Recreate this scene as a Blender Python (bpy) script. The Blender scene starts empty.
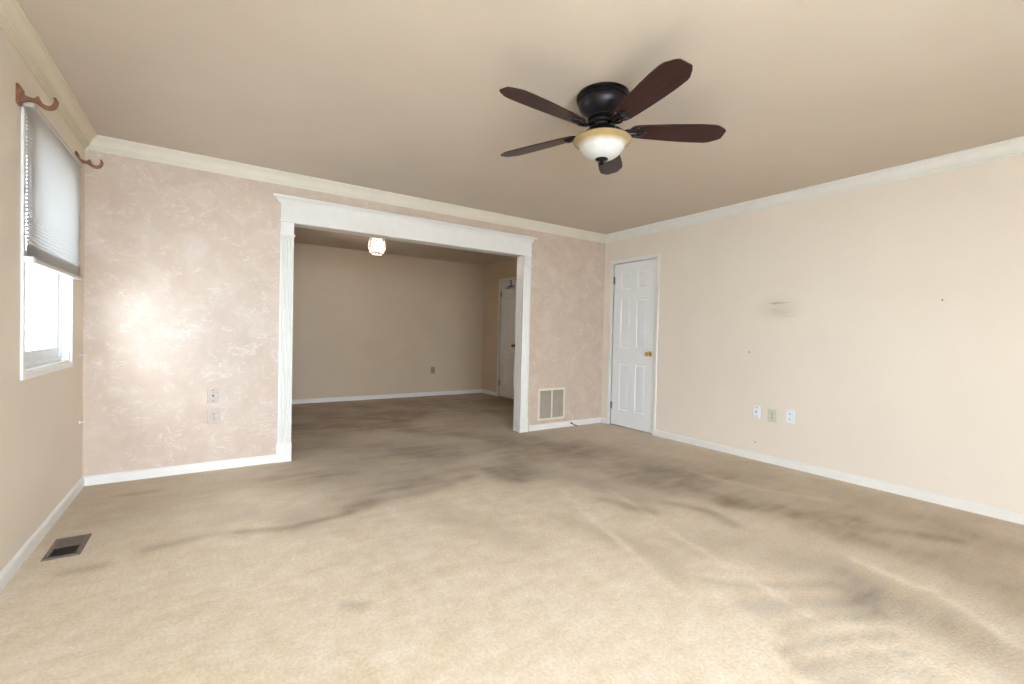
import bpy, bmesh, math, random
import numpy as np
from mathutils import Vector, Matrix, noise as mnoise

sc = bpy.context.scene
COL = sc.collection
R = math.radians
random.seed(4)

# ------------------------------------------------------------------ camera
YAW, PITCH, ROLL, FPX = 0.5883, -0.0166, 0.0223, 454.0
CAM = Vector((0.7316, 0.0, 1.1289))
fw = Vector((math.sin(YAW) * math.cos(PITCH), math.cos(YAW) * math.cos(PITCH), math.sin(PITCH)))
rt = Vector((math.cos(YAW), -math.sin(YAW), 0.0))
up = rt.cross(fw)
r2 = rt * math.cos(ROLL) + up * math.sin(ROLL)
u2 = -rt * math.sin(ROLL) + up * math.cos(ROLL)
cam_data = bpy.data.cameras.new('camera')
cam_data.sensor_width = 36.0
cam_data.lens = 36.0 * FPX / 1024.0
cam_data.clip_start = 0.05
cam = bpy.data.objects.new('camera', cam_data)
COL.objects.link(cam)
m = Matrix((r2, u2, -fw)).transposed().to_4x4()
m.translation = CAM
cam.matrix_world = m
sc.camera = cam

# ------------------------------------------------------------------ light and exposure
sc.view_settings.view_transform = 'Standard'
sc.view_settings.look = 'None'
sc.view_settings.gamma = 1.0
sc.view_settings.use_curve_mapping = False
sc.view_settings.exposure = 0.0
world = bpy.data.worlds.new('daylight_sky')
sc.world = world
world.use_nodes = True
wn = world.node_tree.nodes['Background']
wn.inputs['Color'].default_value = (0.80, 0.89, 1.0, 1)
wn.inputs['Strength'].default_value = 26.0

def portal(name, loc, size_x, size_y, rot):
    l = bpy.data.lights.new(name, 'AREA')
    l.shape = 'RECTANGLE'
    l.size, l.size_y = size_x, size_y
    l.energy = 10
    l.cycles.is_portal = True
    o = bpy.data.objects.new(name, l)
    o.location = loc
    o.rotation_euler = rot
    COL.objects.link(o)
    return o

# room measures (metres)
W, D, H = 5.03, 4.293, 2.44        # main room: x 0..W, y YR..D
YR = -1.7                          # wall behind the camera
D2 = D + 0.12                      # far face of the dividing wall
FX, FY = 5.10, 7.55                # far room right wall and end wall
OX0, OX1, OZ = 1.325, 3.72, 2.034   # clear opening in the dividing wall
WY0, WY1, WZ0, WZ1 = 3.05, 3.925, 0.895, 2.10     # left window hole
RX0, RX1, RZ0, RZ1 = 0.08, 2.38, 0.10, 2.12       # glazing behind the camera
DY0, DY1, DZ = 3.465, 4.13, 2.055                   # door 1 in the right wall
EY0, EY1 = 6.40, 6.95                             # door 2 in the far room

portal('window_portal', (-0.16, (WY0 + WY1) / 2, (WZ0 + WZ1) / 2), WZ1 - WZ0, WY1 - WY0, (0, R(-90), 0))
portal('patio_portal', ((RX0 + RX1) / 2, YR - 0.16, (RZ0 + RZ1) / 2), RX1 - RX0, RZ1 - RZ0, (R(90), 0, 0))

# ------------------------------------------------------------------ materials
def newmat(name):
    mt = bpy.data.materials.new(name)
    mt.use_nodes = True
    nt = mt.node_tree
    return mt, nt, nt.nodes['Principled BSDF']

def N(nt, typ, **kw):
    n = nt.nodes.new(typ)
    for k, v in kw.items():
        if k.startswith('i_'):
            key = k[2:]
            n.inputs[int(key) if key.isdigit() else key].default_value = v
        else:
            setattr(n, k, v)
    return n

def ramp(nt, stops):
    n = nt.nodes.new('ShaderNodeValToRGB')
    cr = n.color_ramp
    while len(cr.elements) < len(stops):
        cr.elements.new(0.5)
    for e, (p, c) in zip(cr.elements, stops):
        e.position = p
        e.color = (c[0], c[1], c[2], 1)
    return n

def plain(name, col, rough=0.5, metal=0.0, var=0.06, scale=12.0, bump=0.0, bscale=200.0, spec=0.5):
    """colour with slight mottling, optional fine bump"""
    mt, nt, b = newmat(name)
    tc = N(nt, 'ShaderNodeTexCoord')
    nz = N(nt, 'ShaderNodeTexNoise', i_Scale=scale, i_Detail=4.0)
    nt.links.new(tc.outputs['Object'], nz.inputs['Vector'])
    lo = [max(0, c * (1 - var)) for c in col]
    hi = [min(1, c * (1 + var)) for c in col]
    rp = ramp(nt, [(0.3, lo), (0.7, hi)])
    nt.links.new(nz.outputs['Fac'], rp.inputs['Fac'])
    nt.links.new(rp.outputs['Color'], b.inputs['Base Color'])
    b.inputs['Roughness'].default_value = rough
    b.inputs['Metallic'].default_value = metal
    b.inputs['Specular IOR Level'].default_value = spec
    if bump:
        n2 = N(nt, 'ShaderNodeTexNoise', i_Scale=bscale, i_Detail=3.0)
        nt.links.new(tc.outputs['Object'], n2.inputs['Vector'])
        bp = N(nt, 'ShaderNodeBump', i_Strength=bump, i_Distance=0.002)
        nt.links.new(n2.outputs['Fac'], bp.inputs['Height'])
        nt.links.new(bp.outputs['Normal'], b.inputs['Normal'])
    return mt

M = {}
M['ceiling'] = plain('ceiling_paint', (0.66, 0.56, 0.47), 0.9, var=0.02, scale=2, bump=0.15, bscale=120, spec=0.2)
M['cream'] = plain('cream_wall_paint', (0.82, 0.71, 0.585), 0.5, var=0.015, scale=2, bump=0.1, bscale=90, spec=0.4)
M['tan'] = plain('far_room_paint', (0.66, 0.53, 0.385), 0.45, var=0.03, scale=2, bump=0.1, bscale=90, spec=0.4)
M['trim'] = plain('white_trim_paint', (0.86, 0.83, 0.79), 0.35, var=0.02)
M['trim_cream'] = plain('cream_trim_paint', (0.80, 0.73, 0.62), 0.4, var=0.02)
M['door'] = plain('white_door_paint', (0.88, 0.88, 0.89), 0.35, var=0.01)
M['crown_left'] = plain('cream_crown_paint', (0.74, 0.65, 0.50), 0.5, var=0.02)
M['vinyl'] = plain('white_vinyl', (0.85, 0.86, 0.88), 0.3, var=0.01)
M['bronze'] = plain('dark_bronze', (0.030, 0.027, 0.033), 0.28, metal=0.75, var=0.25, scale=30)
M['wood_bracket'] = plain('stained_bracket_wood', (0.21, 0.085, 0.04), 0.4, var=0.3, scale=40)
M['brass'] = plain('polished_brass', (0.75, 0.52, 0.16), 0.2, metal=1.0, var=0.05)
M['old_brass'] = plain('tarnished_brass', (0.30, 0.22, 0.13), 0.4, metal=0.6, var=0.1)
M['dark'] = plain('dark_metal', (0.05, 0.045, 0.045), 0.4, metal=0.3, var=0.1)
M['hinge'] = plain('hinge_metal', (0.16, 0.14, 0.12), 0.4, metal=0.8, var=0.1)
M['register'] = plain('brown_register_paint', (0.15, 0.115, 0.09), 0.45, metal=0.2, var=0.12, scale=60)
M['hole'] = plain('hollow_shade', (0.03, 0.02, 0.018), 0.9, var=0.1)  # near-black colour stands in for shade inside hollows
M['grille'] = plain('ivory_grille_paint', (0.80, 0.72, 0.58), 0.4, var=0.02)
M['louvre'] = plain('grille_louvre_paint', (0.50, 0.43, 0.345), 0.5, var=0.05)
M['plate_white'] = plain('white_plastic', (0.86, 0.88, 0.93), 0.3, var=0.01)
M['plate_ivory'] = plain('ivory_plastic', (0.66, 0.62, 0.53), 0.35, var=0.02)
M['plate_tan'] = plain('tan_plastic', (0.34, 0.27, 0.21), 0.4, var=0.03)
M['slot'] = plain('socket_slot', (0.04, 0.035, 0.035), 0.6, var=0.1)
M['concrete'] = plain('pale_patio_concrete', (0.62, 0.62, 0.60), 0.9, var=0.06, scale=3)
M['siding'] = plain('pale_blue_grey_siding', (0.42, 0.48, 0.54), 0.7, var=0.05)
M['rail'] = plain('shade_rail', (0.55, 0.50, 0.44), 0.4, var=0.03)

def blade_mat():
    mt, nt, b = newmat('dark_walnut_blade')
    tc = N(nt, 'ShaderNodeTexCoord')
    mp = N(nt, 'ShaderNodeMapping')
    mp.inputs['Scale'].default_value = (3, 60, 10)
    nz = N(nt, 'ShaderNodeTexNoise', i_Scale=1.5, i_Detail=5.0)
    rp = ramp(nt, [(0.3, (0.028, 0.010, 0.009)), (0.75, (0.052, 0.019, 0.015))])
    nt.links.new(tc.outputs['Object'], mp.inputs['Vector'])
    nt.links.new(mp.outputs['Vector'], nz.inputs['Vector'])
    nt.links.new(nz.outputs['Fac'], rp.inputs['Fac'])
    nt.links.new(rp.outputs['Color'], b.inputs['Base Color'])
    b.inputs['Roughness'].default_value = 0.38
    b.inputs['Specular IOR Level'].default_value = 0.3
    return mt
M['blade'] = blade_mat()

def math_node(nt, op, a, b=None, clamp=False):
    n = nt.nodes.new('ShaderNodeMath')
    n.operation = op
    n.use_clamp = clamp
    for i, v in enumerate((a, b)):
        if v is None:
            continue
        if isinstance(v, (int, float)):
            n.inputs[i].default_value = v
        else:
            nt.links.new(v, n.inputs[i])
    return n.outputs[0]

def mixc(nt, fac, a, b):
    n = nt.nodes.new('ShaderNodeMix')
    n.data_type = 'RGBA'
    for sock, v in ((n.inputs[0], fac), (n.inputs[6], a), (n.inputs[7], b)):
        if isinstance(v, (int, float)):
            sock.default_value = v
        elif isinstance(v, tuple):
            sock.default_value = (v[0], v[1], v[2], 1)
        else:
            nt.links.new(v, sock)
    return n.outputs[2]

def blob(nt, pos, c, size, rot=0.0):
    """soft spot mask, pos = coordinate socket; c and size are xyz"""
    mp = N(nt, 'ShaderNodeMapping', vector_type='TEXTURE')
    mp.inputs['Location'].default_value = c
    mp.inputs['Rotation'].default_value = (0, 0, rot)
    mp.inputs['Scale'].default_value = size
    nt.links.new(pos, mp.inputs['Vector'])
    ln = N(nt, 'ShaderNodeVectorMath', operation='LENGTH')
    nt.links.new(mp.outputs['Vector'], ln.inputs[0])
    mr = N(nt, 'ShaderNodeMapRange', interpolation_type='SMOOTHSTEP')
    mr.inputs['From Min'].default_value = 1.0
    mr.inputs['From Max'].default_value = 0.0
    mr.inputs['To Min'].default_value = 0.0
    mr.inputs['To Max'].default_value = 1.0
    nt.links.new(ln.outputs['Value'], mr.inputs['Value'])
    return mr.outputs['Result']

def wallpaper_mat():
    mt, nt, b = newmat('marbled_wallpaper')
    tc = N(nt, 'ShaderNodeTexCoord')
    obj = tc.outputs['Object']
    big = N(nt, 'ShaderNodeTexNoise', i_Scale=5.0, i_Detail=5.0, i_Roughness=0.6, i_Distortion=0.6)
    nt.links.new(obj, big.inputs['Vector'])
    base = ramp(nt, [(0.3, (0.59, 0.45, 0.36)), (0.5, (0.625, 0.49, 0.39)), (0.72, (0.67, 0.55, 0.47))])
    nt.links.new(big.outputs['Fac'], base.inputs['Fac'])
    # white wisps: the ridge line of a distorted noise, cut up by another noise
    mp = N(nt, 'ShaderNodeMapping')
    mp.inputs['Rotation'].default_value = (0, R(28), 0)
    mp.inputs['Scale'].default_value = (0.75, 1, 1.35)
    nt.links.new(obj, mp.inputs['Vector'])
    out = base.outputs['Color']
    for sc_, dist, wid, amt in ((6.0, 2.0, 0.03, 0.50), (10.0, 1.6, 0.035, 0.36)):
        v = N(nt, 'ShaderNodeTexNoise', i_Scale=sc_, i_Detail=3.0, i_Distortion=dist)
        nt.links.new(mp.outputs['Vector'], v.inputs['Vector'])
        ridge = math_node(nt, 'ABSOLUTE', math_node(nt, 'SUBTRACT', v.outputs['Fac'], 0.5))
        line = N(nt, 'ShaderNodeMapRange', interpolation_type='SMOOTHSTEP')
        line.inputs['From Min'].default_value = wid
        line.inputs['From Max'].default_value = 0.0
        nt.links.new(ridge, line.inputs['Value'])
        cut = N(nt, 'ShaderNodeTexNoise', i_Scale=sc_ * 0.9 + 1, i_Detail=2.0)
        nt.links.new(obj, cut.inputs['Vector'])
        cm = N(nt, 'ShaderNodeMapRange', interpolation_type='SMOOTHSTEP')
        cm.inputs['From Min'].default_value = 0.46
        cm.inputs['From Max'].default_value = 0.62
        nt.links.new(cut.outputs['Fac'], cm.inputs['Value'])
        f = math_node(nt, 'MULTIPLY', math_node(nt, 'MULTIPLY', line.outputs['Result'], cm.outputs['Result']), amt)
        out = mixc(nt, f, out, (0.79, 0.72, 0.65))
    nt.links.new(out, b.inputs['Base Color'])
    b.inputs['Roughness'].default_value = 0.54
    b.inputs['Specular IOR Level'].default_value = 0.6
    bp = N(nt, 'ShaderNodeBump', i_Strength=0.12, i_Distance=0.002)
    fine = N(nt, 'ShaderNodeTexNoise', i_Scale=22.0, i_Detail=4.0)
    nt.links.new(obj, fine.inputs['Vector'])
    nt.links.new(fine.outputs['Fac'], bp.inputs['Height'])
    nt.links.new(bp.outputs['Normal'], b.inputs['Normal'])
    return mt
M['wallpaper'] = wallpaper_mat()

def right_wall_mat():
    mt, nt, b = newmat('scuffed_cream_wall_paint')
    tc = N(nt, 'ShaderNodeTexCoord')
    nz = N(nt, 'ShaderNodeTexNoise', i_Scale=2.0, i_Detail=4.0)
    nt.links.new(tc.outputs['Object'], nz.inputs['Vector'])
    rp = ramp(nt, [(0.3, (0.83, 0.735, 0.635)), (0.7, (0.85, 0.76, 0.66))])
    nt.links.new(nz.outputs['Fac'], rp.inputs['Fac'])
    out = rp.outputs['Color']
    P = tc.outputs['Object']
    # grubby marks left where a bracket was: (y, z), half sizes, strength
    for cy, cz, sy, sz, s in ((2.10, 1.42, 0.26, 0.17, 0.30), (2.07, 1.38, 0.15, 0.05, 0.22),
                              (2.10, 1.469, 0.125, 0.011, 1.0), (2.13, 1.466, 0.05, 0.02, 0.6),
                              (2.14, 1.412, 0.075, 0.007, 0.55), (2.02, 1.345, 0.11, 0.012, 0.3)):
        f = math_node(nt, 'MULTIPLY', blob(nt, P, (W, cy, cz), (1, sy, sz)), s)
        out = mixc(nt, f, out, (0.50, 0.42, 0.33))
    nt.links.new(out, b.inputs['Base Color'])
    b.inputs['Roughness'].default_value = 0.42
    b.inputs['Specular IOR Level'].default_value = 0.45
    return mt
M['right_wall'] = right_wall_mat()

def carpet_mat():
    mt, nt, b = newmat('worn_beige_carpet')
    tc = N(nt, 'ShaderNodeTexCoord')
    obj = tc.outputs['Object']
    at = N(nt, 'ShaderNodeAttribute', attribute_name='dirt_shade')
    tn = N(nt, 'ShaderNodeAttribute', attribute_name='tint')
    # tufts
    tuft = N(nt, 'ShaderNodeTexNoise', i_Scale=75.0, i_Detail=3.0, i_Roughness=0.7)
    nt.links.new(obj, tuft.inputs['Vector'])
    mid = N(nt, 'ShaderNodeTexNoise', i_Scale=9.0, i_Detail=8.0, i_Roughness=0.72)
    nt.links.new(obj, mid.inputs['Vector'])
    # brushed pile, stretched two ways
    strokes = []
    for ang, sc_ in ((-25, 3.0), (48, 2.4)):
        mp = N(nt, 'ShaderNodeMapping')
        mp.inputs['Rotation'].default_value = (0, 0, R(ang))
        mp.inputs['Scale'].default_value = (0.9, 5.0, 1)
        nt.links.new(obj, mp.inputs['Vector'])
        s = N(nt, 'ShaderNodeTexNoise', i_Scale=sc_, i_Detail=4.0, i_Distortion=0.4)
        nt.links.new(mp.outputs['Vector'], s.inputs['Vector'])
        strokes.append(s.outputs['Fac'])
    clean = ramp(nt, [(0.36, (0.70, 0.555, 0.385)), (0.5, (0.765, 0.635, 0.475)), (0.63, (0.82, 0.71, 0.575))])
    nt.links.new(math_node(nt, 'ADD', math_node(nt, 'MULTIPLY', mid.outputs['Fac'], 0.75),
                           math_node(nt, 'MULTIPLY', strokes[0], 0.25)), clean.inputs['Fac'])
    # dirt mask (soil and painted dimness) broken up by noise
    brk = math_node(nt, 'ADD', math_node(nt, 'MULTIPLY', mid.outputs['Fac'], 0.9),
                    math_node(nt, 'ADD', math_node(nt, 'MULTIPLY', strokes[0], 0.7), math_node(nt, 'MULTIPLY', strokes[1], 0.7)))
    brk = math_node(nt, 'ADD', brk, 0.05)
    fac = math_node(nt, 'MULTIPLY', at.outputs['Fac'], brk, clamp=True)
    dirt_shade = mixc(nt, tn.outputs['Fac'], (0.31, 0.205, 0.105), (0.275, 0.21, 0.155))
    c = mixc(nt, fac, clean.outputs['Color'], dirt_shade)
    tr = ramp(nt, [(0.35, (0.84, 0.83, 0.81)), (0.65, (1.0, 1.0, 1.0))])
    nt.links.new(tuft.outputs['Fac'], tr.inputs['Fac'])
    mul = nt.nodes.new('ShaderNodeMix')
    mul.data_type = 'RGBA'
    mul.blend_type = 'MULTIPLY'
    mul.inputs[0].default_value = 1.0
    nt.links.new(c, mul.inputs[6])
    nt.links.new(tr.outputs['Color'], mul.inputs[7])
    nt.links.new(mul.outputs[2], b.inputs['Base Color'])
    b.inputs['Roughness'].default_value = 0.95
    b.inputs['Specular IOR Level'].default_value = 0.1
    b.inputs['Sheen Weight'].default_value = 0.15
    bp = N(nt, 'ShaderNodeBump', i_Strength=0.6, i_Distance=0.006)
    h = math_node(nt, 'ADD', tuft.outputs['Fac'], math_node(nt, 'MULTIPLY', mid.outputs['Fac'], 0.6))
    nt.links.new(h, bp.inputs['Height'])
    nt.links.new(bp.outputs['Normal'], b.inputs['Normal'])
    return mt
M['carpet'] = carpet_mat()

def pane_mat():
    """thin clear sheet: lets light straight through, reflects a little by its angle"""
    mt, nt, b = newmat('window_glass')
    nt.nodes.remove(b)
    t = N(nt, 'ShaderNodeBsdfTransparent')
    t.inputs['Color'].default_value = (0.94, 0.97, 0.98, 1)
    g = N(nt, 'ShaderNodeBsdfGlossy', i_Roughness=0.02)
    lw = N(nt, 'ShaderNodeLayerWeight', i_Blend=0.5)
    refl = math_node(nt, 'ADD', math_node(nt, 'MULTIPLY', math_node(nt, 'POWER', lw.outputs['Facing'], 5.0), 0.5), 0.03)
    mx = N(nt, 'ShaderNodeMixShader')
    nt.links.new(refl, mx.inputs[0])
    nt.links.new(t.outputs[0], mx.inputs[1])
    nt.links.new(g.outputs[0], mx.inputs[2])
    nt.links.new(mx.outputs[0], nt.nodes['Material Output'].inputs['Surface'])
    return mt
M['glass'] = pane_mat()

def fabric_mat():
    mt, nt, b = newmat('cellular_shade_fabric')
    nt.nodes.remove(b)
    tc = N(nt, 'ShaderNodeTexCoord')
    nz = N(nt, 'ShaderNodeTexNoise', i_Scale=300.0)
    nt.links.new(tc.outputs['Object'], nz.inputs['Vector'])
    rp = ramp(nt, [(0.3, (0.50, 0.43, 0.365)), (0.7, (0.57, 0.495, 0.425))])
    nt.links.new(nz.outputs['Fac'], rp.inputs['Fac'])
    d = N(nt, 'ShaderNodeBsdfDiffuse')
    t = N(nt, 'ShaderNodeBsdfTranslucent')
    t.inputs['Color'].default_value = (0.90, 0.88, 0.86, 1)
    nt.links.new(rp.outputs['Color'], d.inputs['Color'])
    mx = N(nt, 'ShaderNodeMixShader')
    mx.inputs[0].default_value = 0.50
    nt.links.new(d.outputs[0], mx.inputs[1])
    nt.links.new(t.outputs[0], mx.inputs[2])
    nt.links.new(mx.outputs[0], nt.nodes['Material Output'].inputs['Surface'])
    return mt
M['fabric'] = fabric_mat()

def bowl_mat():
    """frosted glass, amber toward the rim lip and milk white lower down (tint in the glass itself)"""
    mt, nt, b = newmat('frosted_bowl_glass')
    tc = N(nt, 'ShaderNodeTexCoord')
    sp = N(nt, 'ShaderNodeSeparateXYZ')
    nt.links.new(tc.outputs['Object'], sp.inputs[0])
    mr = N(nt, 'ShaderNodeMapRange')
    mr.inputs['From Min'].default_value = -0.292
    mr.inputs['From Max'].default_value = -0.262
    nt.links.new(sp.outputs['Z'], mr.inputs['Value'])
    nz = N(nt, 'ShaderNodeTexNoise', i_Scale=25.0, i_Detail=3.0)
    nt.links.new(tc.outputs['Object'], nz.inputs['Vector'])
    f = math_node(nt, 'ADD', mr.outputs['Result'], math_node(nt, 'MULTIPLY', math_node(nt, 'SUBTRACT', nz.outputs['Fac'], 0.5), 0.4), clamp=True)
    c = mixc(nt, f, (0.74, 0.735, 0.73), (0.40, 0.28, 0.125))
    nt.links.new(c, b.inputs['Base Color'])
    b.inputs['Roughness'].default_value = 0.25
    b.inputs['Subsurface Weight'].default_value = 0.3
    b.inputs['Subsurface Radius'].default_value = (0.02, 0.02, 0.02)
    return mt
M['bowl'] = bowl_mat()

def crystal_mat():
    mt, nt, b = newmat('bevelled_glass')
    nt.nodes.remove(b)
    t = N(nt, 'ShaderNodeBsdfTransparent')
    t.inputs['Color'].default_value = (0.95, 0.96, 1, 1)
    tl = N(nt, 'ShaderNodeBsdfTranslucent')
    tl.inputs['Color'].default_value = (0.9, 0.92, 1, 1)
    g = N(nt, 'ShaderNodeBsdfGlossy', i_Roughness=0.08)
    m1 = N(nt, 'ShaderNodeMixShader'); m1.inputs[0].default_value = 0.035
    m2 = N(nt, 'ShaderNodeMixShader'); m2.inputs[0].default_value = 0.16
    nt.links.new(t.outputs[0], m1.inputs[1]); nt.links.new(tl.outputs[0], m1.inputs[2])
    nt.links.new(m1.outputs[0], m2.inputs[1]); nt.links.new(g.outputs[0], m2.inputs[2])
    nt.links.new(m2.outputs[0], nt.nodes['Material Output'].inputs['Surface'])
    return mt
M['crystal'] = crystal_mat()

def bulb_mat():
    mt, nt, b = newmat('lit_bulb')
    b.inputs['Base Color'].default_value = (1, 1, 1, 1)
    b.inputs['Emission Color'].default_value = (1.0, 0.96, 0.97, 1)
    b.inputs['Emission Strength'].default_value = 10.0
    return mt
M['bulb'] = bulb_mat()

# ------------------------------------------------------------------ mesh helpers
def box(bm, x0, x1, y0, y1, z0, z1):
    vs = [bm.verts.new((x, y, z)) for x in (x0, x1) for y in (y0, y1) for z in (z0, z1)]
    for f in ((0, 1, 3, 2), (4, 6, 7, 5), (0, 4, 5, 1), (2, 3, 7, 6), (0, 2, 6, 4), (1, 5, 7, 3)):
        bm.faces.new([vs[i] for i in f])
    return vs

def loft(bm, rings, close=True, cap=True, cap0=True):
    R_ = [[bm.verts.new(p) for p in ring] for ring in rings]
    n = len(R_[0])
    for a, b in zip(R_, R_[1:]):
        for i in range(n if close else n - 1):
            j = (i + 1) % n
            bm.faces.new((a[i], a[j], b[j], b[i]))
    if cap and close:
        if cap0:
            bm.faces.new(R_[0][::-1])
        bm.faces.new(R_[-1])
    return R_

def lathe(bm, prof, n=48, c=(0, 0, 0), axis='Z'):
    rings = []
    for r, z in prof:
        ring = []
        for i in range(n):
            a = 2 * math.pi * i / n
            u, v = max(r, 1e-4) * math.cos(a), max(r, 1e-4) * math.sin(a)
            p = {'Z': (u, v, z), 'X': (z, u, v), 'Y': (u, z, v)}[axis]
            ring.append((p[0] + c[0], p[1] + c[1], p[2] + c[2]))
        rings.append(ring)
    loft(bm, rings)

def tube(bm, pts, rad, n=10):
    pts = [Vector(p) for p in pts]
    rings = []
    ref = Vector((0, 0, 1))
    for i, p in enumerate(pts):
        t = (pts[min(i + 1, len(pts) - 1)] - pts[max(i - 1, 0)]).normalized()
        if abs(t.dot(ref)) > 0.95:
            ref = Vector((1, 0, 0)) if abs(t.x) < 0.9 else Vector((0, 1, 0))
        s = t.cross(ref).normalized()
        q = s.cross(t).normalized()
        rr = rad[i] if isinstance(rad, (list, tuple)) else rad
        rings.append([p + s * rr * math.cos(2 * math.pi * k / n) + q * rr * math.sin(2 * math.pi * k / n) for k in range(n)])
    loft(bm, rings)

def prism(bm, outline, to3, t0, t1):
    """extrude a 2-D outline; to3(u, v, t) gives the 3-D point"""
    loft(bm, [[to3(u, v, t0) for u, v in outline], [to3(u, v, t1) for u, v in outline]])

def obj(name, bm, mat, parent=None, smooth=False, bevel=0.0, org=None):
    if org is not None:
        bmesh.ops.translate(bm, verts=bm.verts, vec=-Vector(org))
    bmesh.ops.recalc_face_normals(bm, faces=bm.faces)
    me = bpy.data.meshes.new(name)
    bm.to_mesh(me)
    bm.free()
    me.materials.append(M[mat])
    if smooth:
        for p in me.polygons:
            p.use_smooth = True
        me.set_sharp_from_angle(angle=R(38))
    o = bpy.data.objects.new(name, me)
    COL.objects.link(o)
    if parent is not None:
        o.parent = parent
    elif org is not None:
        o.location = org
    if bevel:
        md = o.modifiers.new('bevel', 'BEVEL')
        md.width = bevel
        md.segments = 2
        md.limit_method = 'ANGLE'
        md.angle_limit = R(40)
    return o

def tag(o, label, cat, group=None):
    o['label'] = label
    o['category'] = cat
    if group:
        o['group'] = group
    return o

def struct(o, label=None, cat=None):
    o['kind'] = 'structure'
    if label:
        o['label'] = label
        o['category'] = cat
    return o

def empty(name, loc, rz=0.0):
    o = bpy.data.objects.new(name, None)
    o.location = loc
    o.rotation_euler.z = rz
    o.empty_display_size = 0.1
    COL.objects.link(o)
    return o

def B():
    return bmesh.new()

# ------------------------------------------------------------------ floor with carpet wear and painted dimness
def make_floor():
    x0, x1, y0, y1, st = -0.15, 5.35, YR - 0.15, FY + 0.15, 0.03
    nx, ny = int((x1 - x0) / st) + 1, int((y1 - y0) / st) + 1
    xs = np.linspace(x0, x1, nx)
    ys = np.linspace(y0, y1, ny)
    X, Y = np.meshgrid(xs, ys, indexing='ij')
    # wobble, so the borders of the worn and dimmed areas wander
    wob = np.zeros_like(X)
    wob2 = np.zeros_like(X)
    for i in range(nx):
        for j in range(ny):
            p = Vector((xs[i] * 1.6, ys[j] * 1.6, 0))
            wob[i, j] = mnoise.fractal(p, 0.8, 2.0, 4)
            wob2[i, j] = mnoise.fractal(p + Vector((9, 5, 3)), 0.8, 2.0, 4)
    
    dirt_shade = np.zeros_like(X)
    tint = np.zeros_like(X)

    def stroke(pts, wid, amt, grey=0.5, soft=1.0):
        amp = min(0.20, 0.03 + wid * 0.45)
        XX, YY = X + amp * wob, Y + amp * wob2
        best = np.full_like(X, 1e9)
        for (ax, ay), (bx, by) in zip(pts, pts[1:]):
            dx, dy = bx - ax, by - ay
            t = np.clip(((XX - ax) * dx + (YY - ay) * dy) / (dx * dx + dy * dy + 1e-9), 0, 1)
            best = np.minimum(best, np.hypot(XX - ax - t * dx, YY - ay - t * dy))
        g = np.exp(-(best / wid) ** 2 * soft)
        dirt_shade[:] = dirt_shade + amt * g * (0.9 + 0.5 * np.clip(wob2 * 1.2, -0.6, 0.6))
        tint[:] = tint + (grey - tint) * np.clip(g * 1.2, 0, 1)
    for a in WEAR_SHADE:
        stroke(*a)
    dirt_shade = 0.95 * (1 - np.exp(-1.9 * np.clip(dirt_shade, 0, 3)))
    verts = np.stack([X.ravel(), Y.ravel(), np.zeros(X.size)], 1)
    idx = np.arange(nx * ny).reshape(nx, ny)
    faces = np.stack([idx[:-1, :-1].ravel(), idx[1:, :-1].ravel(), idx[1:, 1:].ravel(), idx[:-1, 1:].ravel()], 1)
    me = bpy.data.meshes.new('floor')
    me.from_pydata(verts.tolist(), [], faces.tolist())
    for nm, arr in (('dirt_shade', dirt_shade), ('tint', tint)):
        a = me.attributes.new(nm, 'FLOAT', 'POINT')
        a.data.foreach_set('value', arr.ravel().astype(np.float32))
    me.materials.append(M['carpet'])
    o = bpy.data.objects.new('floor', me)
    COL.objects.link(o)
    return struct(o)

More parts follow.
